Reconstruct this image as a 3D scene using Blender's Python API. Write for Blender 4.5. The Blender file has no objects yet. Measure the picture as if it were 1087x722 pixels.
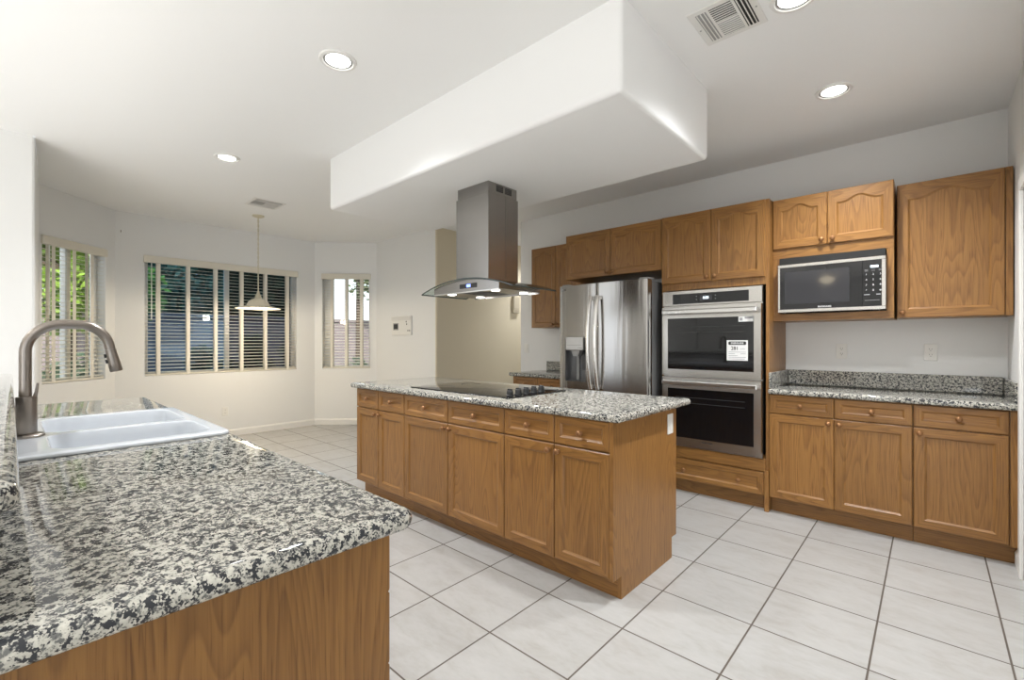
import bpy, bmesh, math, random
from mathutils import Matrix, Vector
random.seed(7)
PI = math.pi
sc = bpy.context.scene
COL = sc.collection

# ------------------------------------------------------------------ camera, world, lights, exposure
cam_d = bpy.data.cameras.new('camera'); cam = bpy.data.objects.new('camera', cam_d); COL.objects.link(cam)
cam.location = (0, 0, 1.2632); cam.rotation_euler = (PI/2, 0, math.radians(42.417))
cam_d.sensor_width = 36; cam_d.lens = 486.2/1087*36; cam_d.shift_y = 0.0008; cam_d.clip_start = 0.02
sc.camera = cam
sc.view_settings.view_transform = 'Standard'; sc.view_settings.look = 'None'
sc.view_settings.gamma = 1; sc.view_settings.use_curve_mapping = False
sc.view_settings.exposure = 0.2

W = bpy.data.worlds.new('sky'); sc.world = W; W.use_nodes = True
bg = W.node_tree.nodes['Background']; bg.inputs[0].default_value = (.86, .93, 1, 1); bg.inputs[1].default_value = 2.2

def light(name, kind, loc, energy, col=(1, 1, 1), rot=None, parent=None, **kw):
    d = bpy.data.lights.new(name, kind); d.energy = energy; d.color = col
    for k, v in kw.items(): setattr(d, k, v)
    o = bpy.data.objects.new(name, d); COL.objects.link(o); o.location = loc
    if rot: o.rotation_euler = rot
    if parent:
        o.parent = parent; o.location = Vector(loc) - parent.location
    return o
CAN_W = 33.0
HOOD_W = 1.6
FILL_COL = (.95, .975, 1.0)
light('sunlight', 'SUN', (0, 0, 8), 6.0, (1, .93, .82), rot=(math.radians(50), 0, math.radians(62)), angle=.01)
# added fills tilted up at the ceiling, standing in for unseen family room daylight
light('left_fill', 'AREA', (-4.76, -1.75, 1.4), 5, FILL_COL, rot=(math.radians(135), 0, math.radians(-90)), shape='RECTANGLE', size=2.2, size_y=1.9)
light('rear_fill', 'AREA', (1.95, -5.34, 1.4), 40, FILL_COL, rot=(math.radians(140), 0, 0), shape='RECTANGLE', size=2.7, size_y=2.0)

# added upward fills at floor level, in place of sunlit patches, brightening the ceiling
light('floor_fill', 'AREA', (1.9, -2.9, .03), 30, (1, .98, .94), rot=(PI, 0, 0), shape='RECTANGLE', size=2.4, size_y=2.4)
light('floor_fill', 'AREA', (-2.1, -2.3, .03), 110, (1, .98, .94), rot=(PI, 0, 0), shape='RECTANGLE', size=3.6, size_y=3.0)

# ------------------------------------------------------------------ materials
def newmat(name):
    m = bpy.data.materials.new(name); m.use_nodes = True
    nt = m.node_tree; return m, nt, nt.nodes['Principled BSDF']
def N(nt, t, **kw):
    n = nt.nodes.new(t)
    for k, v in kw.items(): setattr(n, k, v)
    return n
def L(nt, a, b): nt.links.new(a, b)
def plain(name, col, rough=.5, metal=0, spec=None, emit=None, es=0, coat=0):
    m, nt, b = newmat(name)
    b.inputs['Base Color'].default_value = (*col, 1); b.inputs['Roughness'].default_value = rough
    b.inputs['Metallic'].default_value = metal
    if spec is not None: b.inputs['Specular IOR Level'].default_value = spec
    if emit: b.inputs['Emission Color'].default_value = (*emit, 1); b.inputs['Emission Strength'].default_value = es
    if coat: b.inputs['Coat Weight'].default_value = coat; b.inputs['Coat Roughness'].default_value = .1
    return m
def noise(nt, vec, scale, detail=2, rough=.5, dist=0):
    n = N(nt, 'ShaderNodeTexNoise'); n.inputs['Scale'].default_value = scale; n.inputs['Detail'].default_value = detail
    n.inputs['Roughness'].default_value = rough; n.inputs['Distortion'].default_value = dist
    if vec is not None: L(nt, vec, n.inputs['Vector'])
    return n.outputs['Fac']
def ramp(nt, fac, stops, interp='LINEAR'):
    r = N(nt, 'ShaderNodeValToRGB'); r.color_ramp.interpolation = interp
    e = r.color_ramp.elements
    while len(e) < len(stops): e.new(.5)
    for i, (p, c) in enumerate(stops):
        e[i].position = p; e[i].color = (*c, 1) if len(c) == 3 else c
    L(nt, fac, r.inputs[0]); return r.outputs[0]
def mth(nt, op, a, b=None, clamp=False):
    n = N(nt, 'ShaderNodeMath', operation=op); n.use_clamp = clamp
    for i, v in enumerate((a, b)):
        if v is None: continue
        if isinstance(v, (int, float)): n.inputs[i].default_value = v
        else: L(nt, v, n.inputs[i])
    return n.outputs[0]
def mix(nt, fac, a, b, blend='MIX'):
    n = N(nt, 'ShaderNodeMix', data_type='RGBA', blend_type=blend)
    for s, v in ((n.inputs[0], fac), (n.inputs[6], a), (n.inputs[7], b)):
        if isinstance(v, (int, float)): s.default_value = v
        elif isinstance(v, tuple): s.default_value = (*v, 1)
        else: L(nt, v, s)
    return n.outputs[2]
def bump(nt, b, h, strength, dist=.002):
    n = N(nt, 'ShaderNodeBump'); n.inputs['Strength'].default_value = strength; n.inputs['Distance'].default_value = dist
    L(nt, h, n.inputs['Height']); L(nt, n.outputs[0], b.inputs['Normal'])
def vecmath(nt, op, a, b):
    n = N(nt, 'ShaderNodeVectorMath', operation=op)
    for i, v in enumerate((a, b)):
        if isinstance(v, tuple): n.inputs[i].default_value = v
        else: L(nt, v, n.inputs[i])
    return n.outputs[0]
def posn(nt): return N(nt, 'ShaderNodeNewGeometry').outputs['Position']

def wood(name, axis, light_c=(.315, .152, .041), dark_c=(.150, .065, .017)):
    m, nt, b = newmat(name)
    tc = N(nt, 'ShaderNodeTexCoord').outputs['Object']; rnd = N(nt, 'ShaderNodeObjectInfo').outputs['Random']
    off = N(nt, 'ShaderNodeCombineXYZ')
    for i, k in enumerate((37., 53., 71.)): L(nt, mth(nt, 'MULTIPLY', rnd, k), off.inputs[i])
    p = vecmath(nt, 'ADD', tc, off.outputs[0])
    s1 = [1, 1, 1]; s1[axis] = .11
    s2 = [1, 1, 1]; s2[axis] = .022
    f = noise(nt, vecmath(nt, 'MULTIPLY', p, tuple(s1)), 4.5, 2, .5)
    rings = mth(nt, 'FRACT', mth(nt, 'MULTIPLY', f, 30.0))
    rings = ramp(nt, rings, [(0, (1, 1, 1)), (.55, (.55, .55, .55)), (.86, (.05, .05, .05)), (1, (1, 1, 1))])
    fine = noise(nt, vecmath(nt, 'MULTIPLY', p, tuple(s2)), 170, 3, .6)
    broad = noise(nt, vecmath(nt, 'MULTIPLY', p, tuple(s1)), 9, 2)
    t = mth(nt, 'ADD', mth(nt, 'MULTIPLY', rings, .34), mth(nt, 'MULTIPLY', fine, .70))
    t = mth(nt, 'ADD', t, mth(nt, 'MULTIPLY', broad, .3))
    c = ramp(nt, mth(nt, 'SUBTRACT', t, .14), [(.1, dark_c), (.75, light_c)])
    pores = ramp(nt, noise(nt, vecmath(nt, 'MULTIPLY', p, tuple(s2)), 330, 2, .5), [(.30, (.62, .55, .5)), (.42, (1, 1, 1))])
    c = mix(nt, 1.0, c, pores, 'MULTIPLY')
    tone = mth(nt, 'ADD', mth(nt, 'MULTIPLY', rnd, .16), .92)
    c = mix(nt, 1.0, c, N_rgb(nt, tone), 'MULTIPLY')
    L(nt, c, b.inputs['Base Color']); b.inputs['Roughness'].default_value = .36
    bump(nt, b, fine, .12, .001)
    return m
def N_rgb(nt, v):
    n = N(nt, 'ShaderNodeCombineColor')
    for i in range(3): L(nt, v, n.inputs[i])
    return n.outputs[0]
WV = wood('oak_vertical_grain', 2); WX = wood('oak_grain_along_x', 0)
DV = wood('oak_end_panel', 2)  # same colours as the upright oak, for the sink counter's end panel

def granite():
    m, nt, b = newmat('speckled_granite')
    p = posn(nt)
    w = vecmath(nt, 'ADD', p, vecmath(nt, 'MULTIPLY', N_col(nt, p, 120), (.006, .006, .006)))
    big = noise(nt, w, 75, 3, .6)
    med = noise(nt, vecmath(nt, 'ADD', w, (3.1, 7.7, 1.3)), 105, 3, .6)
    fine = noise(nt, p, 300, 2, .6)
    base = ramp(nt, med, [(.30, (.30, .29, .26)), (.48, (.47, .452, .395)), (.68, (.60, .58, .51))])
    grey = ramp(nt, mth(nt, 'ADD', mth(nt, 'MULTIPLY', med, .7), mth(nt, 'MULTIPLY', fine, .3)), [(.435, (0, 0, 0)), (.485, (1, 1, 1))])
    c = mix(nt, grey, (.14, .142, .135), base)
    k = mth(nt, 'ADD', mth(nt, 'MULTIPLY', big, .78), mth(nt, 'MULTIPLY', fine, .22))
    blk = ramp(nt, k, [(.458, (0, 0, 0)), (.490, (1, 1, 1))])
    c = mix(nt, blk, (.034, .036, .041), c)
    L(nt, c, b.inputs['Base Color']); b.inputs['Roughness'].default_value = .045
    b.inputs['Specular IOR Level'].default_value = .55
    return m
def N_col(nt, p, s):
    n = N(nt, 'ShaderNodeTexNoise'); n.inputs['Scale'].default_value = s; n.inputs['Detail'].default_value = 2
    L(nt, p, n.inputs['Vector']); return vecmath(nt, 'SUBTRACT', n.outputs['Color'], (.5, .5, .5))
GR = granite()

def tiles():
    m, nt, b = newmat('ceramic_floor_tile')
    T = .411; G = .0075
    p = posn(nt); sx = N(nt, 'ShaderNodeSeparateXYZ'); L(nt, p, sx.inputs[0])
    masks = []; cells = []
    for i, o in ((0, -.9986), (1, 1.8109)):
        u = mth(nt, 'DIVIDE', mth(nt, 'SUBTRACT', sx.outputs[i], o), T)
        fr = mth(nt, 'FRACT', u); cells.append(mth(nt, 'FLOOR', u))
        d = mth(nt, 'MULTIPLY', mth(nt, 'MINIMUM', fr, mth(nt, 'SUBTRACT', 1.0, fr)), T)
        masks.append(d)
    d = mth(nt, 'MINIMUM', masks[0], masks[1])
    g = ramp(nt, mth(nt, 'MULTIPLY', d, 40.), [(G*.5*40*.75, (0, 0, 0)), (G*.5*40*1.15, (1, 1, 1))])
    cv = N(nt, 'ShaderNodeCombineXYZ'); L(nt, cells[0], cv.inputs[0]); L(nt, cells[1], cv.inputs[1])
    wn = N(nt, 'ShaderNodeTexWhiteNoise', noise_dimensions='3D'); L(nt, cv.outputs[0], wn.inputs[0])
    q = vecmath(nt, 'ADD', p, vecmath(nt, 'MULTIPLY', wn.outputs['Color'], (9, 9, 9)))
    q2 = vecmath(nt, 'MULTIPLY', q, (1, 2.2, 1))
    n1 = noise(nt, q2, 4.5, 6, .62, .6); n2 = noise(nt, q2, 22, 4, .65)
    t = mth(nt, 'ADD', mth(nt, 'MULTIPLY', n1, .7), mth(nt, 'MULTIPLY', n2, .3))
    c = ramp(nt, t, [(.30, (.36, .342, .318)), (.5, (.422, .415, .40)), (.68, (.46, .455, .442))])
    tone = mth(nt, 'ADD', mth(nt, 'MULTIPLY', wn.outputs['Value'], .07), .955)
    c = mix(nt, 1.0, c, N_rgb(nt, tone), 'MULTIPLY')
    c = mix(nt, g, (.105, .085, .068), c)
    L(nt, c, b.inputs['Base Color'])
    L(nt, ramp(nt, g, [(0, (.85,)*3), (1, (.34,)*3)]), b.inputs['Roughness'])
    h = mth(nt, 'ADD', g, mth(nt, 'MULTIPLY', n2, .12))
    bump(nt, b, h, .5, .002)
    return m
TILE = tiles()

def paint(name, col, rough=.6, bs=.12):
    m, nt, b = newmat(name); p = posn(nt)
    n = noise(nt, p, 130, 3, .6); n2 = noise(nt, p, 1.3, 2)
    c = mix(nt, mth(nt, 'MULTIPLY', n2, .10), col, tuple(x*.9 for x in col))
    L(nt, c, b.inputs['Base Color']); b.inputs['Roughness'].default_value = rough
    bump(nt, b, n, bs, .002); return m
PW = paint('warm_white_wall_paint', (.80, .80, .785)); PC = paint('white_ceiling_paint', (.90, .90, .89), .75)
PB = paint('beige_hall_paint', (.70, .625, .475)); PT = paint('white_trim_paint', (.80, .79, .76), .4, .03)

def brushed(name, col, rough, aniso=.0, streak=.25, axis=2, wave=0):
    m, nt, b = newmat(name); b.inputs['Anisotropic Rotation'].default_value = .25
    tc = N(nt, 'ShaderNodeTexCoord').outputs['Object']
    s = [1, 1, 1]; s[axis] = .004
    s = tuple(s)
    n = noise(nt, vecmath(nt, 'MULTIPLY', tc, s), 900, 2, .6)
    c = mix(nt, mth(nt, 'MULTIPLY', n, streak), col, tuple(x*.8 for x in col))
    L(nt, c, b.inputs['Base Color']); b.inputs['Metallic'].default_value = 1
    b.inputs['Roughness'].default_value = rough
    b.inputs['Anisotropic'].default_value = aniso
    if wave: bump(nt, b, noise(nt, vecmath(nt, 'MULTIPLY', tc, (1, 1, .05)), 17, 2, .5), wave, .012)
    if aniso:
        t = N(nt, 'ShaderNodeTangent', direction_type='RADIAL', axis='Z'); L(nt, t.outputs[0], b.inputs['Tangent'])
    return m
SS = brushed('brushed_stainless', (.62, .60, .57), .27)
SF = brushed('fridge_stainless', (.43, .415, .395), .20, .85, wave=.16)
SH = brushed('hood_stainless', (.33, .315, .30), .26, .6)
NK = brushed('brushed_nickel', (.30, .265, .235), .30, 0, .3)
CHR = plain('polished_steel', (.75, .74, .72), .18, 1)
SIDE = plain('fridge_grey_case', (.17, .17, .17), .45, .2)
BLK = plain('black_glass', (.006, .006, .007), .04, 0, .6)
BLKM = plain('black_plastic', (.012, .012, .012), .4)
DKG = plain('dark_grey_plastic', (.09, .09, .09), .4)
GRY = plain('grey_plastic', (.34, .34, .33), .35)
SINK = plain('white_enamel', (.62, .65, .69), .09, 0, .55)
WPL = plain('white_plastic', (.80, .79, .75), .35)
ALM = plain('almond_plastic', (.74, .70, .60), .4)
SLOT = plain('dark_slot', (.02, .02, .02), .6)
VINYL = plain('white_vinyl', (.76, .76, .74), .4)
BLIND = plain('cream_blind', (.74, .70, .60), .45)
TAPE = plain('cream_blind_tape', (.80, .76, .67), .8)
KNOB = plain('antique_copper_knob', (.30, .15, .065), .33, .65)
LED = plain('led_lens', (1, 1, 1), .5, emit=(1, .98, .95), es=6)
BULB = plain('warm_bulb', (1, .9, .7), .5, emit=(1, .84, .60), es=11)
BOWL = plain('glowing_bowl', (1, .9, .7), .5, emit=(1, .86, .62), es=6)
WHT = plain('white_paper', (.85, .85, .84), .6)
INK = plain('black_ink', (.02, .02, .02), .6)
GINK = plain('grey_ink', (.35, .35, .36), .6)
WINK = plain('white_print', (.8, .8, .8), .6)
DISP = plain('display_digits', (.8, .9, 1), .5, emit=(.8, .92, 1), es=1.6)
BLUE = plain('blue_display', (.1, .15, .8), .5, emit=(.18, .28, 1), es=3)
CREAMG = plain('cream_metal', (.62, .57, .43), .35, .15)
SHADEG = plain('cream_shade', (.72, .66, .52), .3)
LEAFG = plain('leaf_bright', (.21, .33, .04), .6)
LEAFD = plain('leaf_dark', (.05, .09, .05), .6)
LEAFM = plain('leaf_grey_green', (.09, .12, .05), .6)
BARK = plain('bark', (.09, .06, .04), .9)
def glass(name, tint, refl=1.0, rough=0.0, ior=1.45):
    m, nt, b = newmat(name); nt.nodes.remove(b)
    out = nt.nodes['Material Output']
    tr = N(nt, 'ShaderNodeBsdfTransparent'); tr.inputs[0].default_value = (*tint, 1)
    gl = N(nt, 'ShaderNodeBsdfGlossy'); gl.inputs['Roughness'].default_value = rough
    fr = N(nt, 'ShaderNodeFresnel')
    bf = N(nt, 'ShaderNodeNewGeometry').outputs['Backfacing']
    L(nt, mth(nt, 'ADD', mth(nt, 'MULTIPLY', bf, 1/ior-ior), ior), fr.inputs[0])
    ms = N(nt, 'ShaderNodeMixShader')
    L(nt, mth(nt, 'MULTIPLY', fr.outputs[0], refl, True), ms.inputs[0]); L(nt, tr.outputs[0], ms.inputs[1]); L(nt, gl.outputs[0], ms.inputs[2])
    L(nt, ms.outputs[0], out.inputs[0]); return m
GCLR = glass('clear_window_glass', (.93, .95, .94), 1.0)
GSCR = glass('solar_screened_glass', (.38, .54, .66), 1.3)
GSC2 = glass('double_screened_glass', (.28, .34, .40), 1.3)
GHD = glass('hood_canopy_glass', (.86, .92, .90), .9, 0.02)
GEDGE = plain('canopy_glass_edge', (.03, .04, .038), .25)
def blockwall():
    m, nt, b = newmat('grey_block_wall'); p = posn(nt)
    n = noise(nt, p, 6, 4)
    bt = N(nt, 'ShaderNodeTexBrick'); bt.inputs['Scale'].default_value = 1
    sx = N(nt, 'ShaderNodeSeparateXYZ'); L(nt, p, sx.inputs[0]); cb = N(nt, 'ShaderNodeCombineXYZ')
    L(nt, sx.outputs[1], cb.inputs[0]); L(nt, sx.outputs[2], cb.inputs[1]); L(nt, cb.outputs[0], bt.inputs['Vector'])
    for k, v in (('Brick Width', .4), ('Row Height', .2), ('Mortar Size', .008)): bt.inputs[k].default_value = v
    bt.inputs['Color1'].default_value = (.30, .245, .255, 1); bt.inputs['Color2'].default_value = (.25, .21, .225, 1); bt.inputs['Mortar'].default_value = (.22, .19, .19, 1)
    L(nt, mix(nt, mth(nt, 'MULTIPLY', n, .4), bt.outputs[0], (.22, .18, .2)), b.inputs['Base Color']); b.inputs['Roughness'].default_value = .9
    return m
def gravelm():
    m, nt, b = newmat('gravel_ground'); p = posn(nt)
    L(nt, ramp(nt, noise(nt, p, 14, 5, .7), [(.3, (.14, .125, .125)), (.7, (.36, .32, .31))]), b.inputs['Base Color']); b.inputs['Roughness'].default_value = .95
    return m
BLOCKW = blockwall(); GRAVEL = gravelm()

# ------------------------------------------------------------------ mesh builder
class MB:
    def __init__(s): s.v = []; s.f = []; s.m = []; s.sm = []
    def add(s, vs, fs, mat=0, smooth=False, xf=None):
        o = len(s.v)
        for v in vs:
            v = Vector(v); s.v.append(xf @ v if xf else v)
        for i, f in enumerate(fs):
            s.f.append([o+k for k in f]); s.m.append(mat if isinstance(mat, int) else mat[i]); s.sm.append(smooth)
        return s
    def from_bm(s, bm, mat=0, smooth=False, xf=None):
        bm.verts.index_update()
        s.add([v.co.copy() for v in bm.verts], [[v.index for v in f.verts] for f in bm.faces], mat, smooth, xf); bm.free(); return s
    def box(s, x0, y0, z0, x1, y1, z1, mat=0, bev=0, seg=1, xf=None):
        bm = bmesh.new(); bmesh.ops.create_cube(bm, size=1)
        for v in bm.verts: v.co = Vector(((x0+x1)/2+v.co.x*(x1-x0), (y0+y1)/2+v.co.y*(y1-y0), (z0+z1)/2+v.co.z*(z1-z0)))
        if bev: bmesh.ops.bevel(bm, geom=list(bm.edges), offset=bev, segments=seg, profile=.5, affect='EDGES')
        return s.from_bm(bm, mat, False, xf)
    def lathe(s, prof, c=(0, 0, 0), axis='z', seg=24, mat=0, smooth=True, caps=True):
        c = Vector(c); vs = []; fs = []
        def pt(r, h, a):
            x, y = r*math.cos(a), r*math.sin(a)
            return c + (Vector((x, y, h)) if axis == 'z' else Vector((x, -h, y)) if axis == '-y' else Vector((x, h, y)) if axis == 'y' else Vector((h, x, y)))
        for r, h in prof:
            for k in range(seg): vs.append(pt(r, h, 2*PI*k/seg))
        for i in range(len(prof)-1):
            for k in range(seg):
                k2 = (k+1) % seg; fs.append([i*seg+k, i*seg+k2, (i+1)*seg+k2, (i+1)*seg+k])
        if caps:
            if prof[0][0] > 1e-5: fs.append(list(range(seg))[::-1])
            if prof[-1][0] > 1e-5: fs.append([(len(prof)-1)*seg+k for k in range(seg)])
        return s.add(vs, fs, mat, smooth)
    def tube(s, pts, r, seg=12, mat=0, smooth=True, rr=None, flat=1.0):
        pts = [Vector(p) for p in pts]; vs = []; fs = []
        up = Vector((0, 0, 1)); prev = None
        for i, p in enumerate(pts):
            d = (pts[min(i+1, len(pts)-1)] - pts[max(i-1, 0)]).normalized()
            if prev is None:
                a = d.orthogonal().normalized() if abs(d.z) > .9 else d.cross(up).normalized()
            else:
                a = (prev - d*prev.dot(d)).normalized()
            prev = a; b = d.cross(a)
            R = rr[i] if rr else r
            for k in range(seg):
                t = 2*PI*k/seg; vs.append(p + a*R*math.cos(t) + b*R*flat*math.sin(t))
        n = len(pts)
        for i in range(n-1):
            for k in range(seg):
                k2 = (k+1) % seg; fs.append([i*seg+k, i*seg+k2, (i+1)*seg+k2, (i+1)*seg+k])
        fs.append(list(range(seg))[::-1]); fs.append([(n-1)*seg+k for k in range(seg)])
        return s.add(vs, fs, mat, smooth)
    def prism(s, poly, h0, h1, plane='xy', mat=0, xf=None):
        n = len(poly)
        def P(a, b, h): return (a, b, h) if plane == 'xy' else (a, h, b) if plane == 'xz' else (h, a, b)
        vs = [P(a, b, h0) for a, b in poly] + [P(a, b, h1) for a, b in poly]
        fs = [list(range(n))[::-1], [n+i for i in range(n)]] + [[i, (i+1) % n, n+(i+1) % n, n+i] for i in range(n)]
        return s.add(vs, fs, mat, False, xf)
    def loops(s, loops, mat=0, cap0=True, cap1=True, smooth=False, close=False, mats=None):
        n = len(loops[0]); vs = [v for lp in loops for v in lp]; fs = []; ms = []
        R = len(loops)
        for i in range(R if close else R-1):
            j = (i+1) % R
            for k in range(n):
                k2 = (k+1) % n; fs.append([i*n+k, i*n+k2, j*n+k2, j*n+k]); ms.append(mats(i, k) if mats else mat)
        if cap0: fs.append(list(range(n))[::-1]); ms.append(mats(-1, 0) if mats else mat)
        if cap1: fs.append([(R-1)*n+k for k in range(n)]); ms.append(mats(R-1, 0) if mats else mat)
        return s.add(vs, fs, ms, smooth)
MATX = {}
def wm(o): return MATX.get(o.name, Matrix.Identity(4))
def build(name, mb, mats, parent=None, local=False, origin=None, smooth_angle=None):
    if not isinstance(mats, (list, tuple)): mats = [mats]
    me = bpy.data.meshes.new(name)
    vs = mb.v
    if parent is not None:
        if not local:
            inv = wm(parent).inverted(); vs = [inv @ v for v in vs]
    elif origin is not None: vs = [v - Vector(origin) for v in vs]
    me.from_pydata([tuple(v) for v in vs], [], mb.f)
    for m in mats: me.materials.append(m)
    for p, mi, sm in zip(me.polygons, mb.m, mb.sm): p.material_index = min(mi, len(mats)-1); p.use_smooth = sm
    bm = bmesh.new(); bm.from_mesh(me); bmesh.ops.remove_doubles(bm, verts=bm.verts, dist=1e-5); bmesh.ops.recalc_face_normals(bm, faces=bm.faces); bm.to_mesh(me); bm.free()
    if any(mb.sm):
        try: me.set_sharp_from_angle(angle=math.radians(35))
        except Exception: pass
    o = bpy.data.objects.new(name, me); COL.objects.link(o)
    if parent is not None: o.parent = parent; MATX[o.name] = wm(parent)
    elif origin is not None: o.location = origin; MATX[o.name] = Matrix.Translation(origin)
    return o
def thing(name, label, cat, loc, rz=0, group=None):
    o = bpy.data.objects.new(name, None); COL.objects.link(o); o.empty_display_size = .1
    o.location = loc; o.rotation_euler = (0, 0, rz); o['label'] = label; o['category'] = cat
    if group: o['group'] = group
    MATX[o.name] = Matrix.Translation(loc) @ Matrix.Rotation(rz, 4, 'Z'); return o
def tag(o, label, cat, group=None, kind=None):
    o['label'] = label; o['category'] = cat
    if group: o['group'] = group
    if kind: o['kind'] = kind
    return o
def struct(name, mb, mats, parent=None):
    o = build(name, mb, mats, parent)
    if parent is None: o['kind'] = 'structure'
    return o
def text(name, s, size, mat, parent, pos, facing='-y', align='CENTER', ext=.0004, bold=0):
    """flat lettering turned into a mesh; facing -y reads from the room side of the range wall"""
    cu = bpy.data.curves.new(name, 'FONT'); cu.body = s; cu.size = size; cu.align_x = align; cu.align_y = 'CENTER'; cu.extrude = ext; cu.offset = bold
    tmp = bpy.data.objects.new(name+'_tmp', cu); COL.objects.link(tmp)
    dg = bpy.context.evaluated_depsgraph_get(); dg.update()
    me = bpy.data.meshes.new_from_object(tmp.evaluated_get(dg)); bpy.data.objects.remove(tmp); bpy.data.curves.remove(cu)
    R = {'-y': Matrix.Rotation(PI/2, 4, 'X'), '+x': Matrix.Rotation(PI/2, 4, 'Z') @ Matrix.Rotation(PI/2, 4, 'X')}[facing]
    me.transform(wm(parent).inverted() @ Matrix.Translation(pos) @ R)
    me.materials.clear(); me.materials.append(mat)
    o = bpy.data.objects.new(name, me); COL.objects.link(o); o.parent = parent; MATX[o.name] = wm(parent); return o
def rrect(x0, y0, x1, y1, r, inset=0, n=6, rs=None):
    """rounded rectangle outline, counter-clockwise; rs = radii of the corners (x1y0, x1y1, x0y1, x0y0)"""
    rs = rs or (r, r, r, r); out = []
    for (cx, cy, a0), rr in zip(((x1, y0, -PI/2), (x1, y1, 0), (x0, y1, PI/2), (x0, y0, PI)), rs):
        sx = 1 if cx == x1 else -1; sy = 1 if cy == y1 else -1
        q = max(rr-inset, 0)
        ccx, ccy = cx - sx*rr, cy - sy*rr
        if rr <= inset: ccx, ccy = cx - sx*inset, cy - sy*inset; q = 0
        for i in range(n+1):
            a = a0 + PI/2*i/n; out.append((ccx+q*math.cos(a), ccy+q*math.sin(a)))
    return out
def slab(mb, x0, y0, x1, y1, z0, z1, r=.02, edge=.012, holes=(), mat=0, rs=None, n=6):
    """stone slab with eased edges and optional rectangular cut-outs"""
    prof = [(edge, z0)]
    for i in range(1, 5): a = PI/2*i/4; prof.append((edge*(1-math.sin(a)), z0+edge*(1-math.cos(a))))
    for i in range(5): a = PI/2*i/4; prof.append((edge*(1-math.cos(a)), z1-edge*(1-math.sin(a))))
    loops = [[(x, y, z) for x, y in rrect(x0, y0, x1, y1, r, ins, n, rs)] for ins, z in prof]
    if not holes: return mb.loops(loops, mat, smooth=True)
    mb.loops(loops, mat, False, False, True)
    for z in (z0, z1):
        bm = bmesh.new()
        outl = [bm.verts.new((x, y, z)) for x, y in rrect(x0, y0, x1, y1, r, edge, n, rs)]
        es = [bm.edges.new((outl[i], outl[(i+1) % len(outl)])) for i in range(len(outl))]
        for h in holes:
            hv = [bm.verts.new((x, y, z)) for x, y in h]; es += [bm.edges.new((hv[i], hv[(i+1) % len(hv)])) for i in range(len(hv))]
        bmesh.ops.triangle_fill(bm, use_beauty=True, edges=es); mb.from_bm(bm, mat)
    for h in holes: mb.loops([[(x, y, z0) for x, y in h], [(x, y, z1) for x, y in h]], mat, False, False)
    return mb

# ------------------------------------------------------------------ the room
ZC = 2.75; YB = 4.30; XR = .365
room_outline = [(-6.85, .80), (-6.23, .18), (-4.82, .12), (-4.82, -5.5), (3.5, -5.5), (3.5, 2.35), (XR, 2.35), (XR, YB), (-3.78, YB), (-3.78, 8.2), (-4.75, 8.2), (-4.75, 3.74), (-6.20, 3.74), (-6.85, 3.09)]
struct('floor', MB().prism(room_outline, -.12, 0), TILE)
struct('ceiling', MB().prism(room_outline, ZC, ZC+.15), PC)

def wall(name, p0, p1, mat, th=.14, openings=(), z0=0, z1=ZC, e0=0, e1=0):
    """a wall from p0 to p1 with its thickness on the left of that direction; openings are (s0, s1, zlow, zhigh)"""
    p0, p1 = Vector((*p0, 0)), Vector((*p1, 0)); d = p1-p0; ln = d.length; ang = math.atan2(d.y, d.x)
    X = Matrix.Translation(p0) @ Matrix.Rotation(ang, 4, 'Z'); mb = MB()
    cur = -e0
    for s0, s1, a, b in sorted(openings):
        mb.box(cur, 0, z0, s0, th, z1, xf=X)
        if a > z0: mb.box(s0, 0, z0, s1, th, a, xf=X)
        if b < z1: mb.box(s0, 0, b, s1, th, z1, xf=X)
        cur = s1
    mb.box(cur, 0, z0, ln+e1, th, z1, xf=X)
    return struct(name, mb, mat)
R2 = math.sqrt(2)
# the window bay (walked anticlockwise seen from outside so that thickness falls outwards)
WZ0, WZ1 = .845, 2.27
wall('wall_nook', (-6.85, .80), (-6.85, 3.09), PW, openings=[(.268, 2.025, WZ0, WZ1)])
wall('wall_nook_left', (-6.23, .18), (-6.85, .80), PW, openings=[(.03, .745, WZ0, WZ1)])
wall('wall_nook_right', (-6.85, 3.09), (-6.20, 3.74), PW, openings=[(.115, .825, WZ0, WZ1)])
struct('wall_thermostat', MB().box(-6.20, 3.74, 0, -4.772, 3.88, ZC), PW)
# hall walls, beige paint
mbh = MB().prism([(-4.90, 3.88), (-4.772, 3.88), (-4.772, 3.74), (-4.757, 3.744), (-4.75, 3.758), (-4.75, 8.2), (-4.90, 8.2)], 0, ZC)
struct('wall_hall', mbh, PB)
wall('wall_hall_end', (-4.75, 8.2), (-3.78, 8.2), PB)
# range wall, with the return into the hall
struct('wall_back', MB().prism([(-3.78, YB), (XR, YB), (XR, YB+.14), (-3.64, YB+.14), (-3.64, 8.2), (-3.78, 8.2)], 0, ZC), PW)
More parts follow.
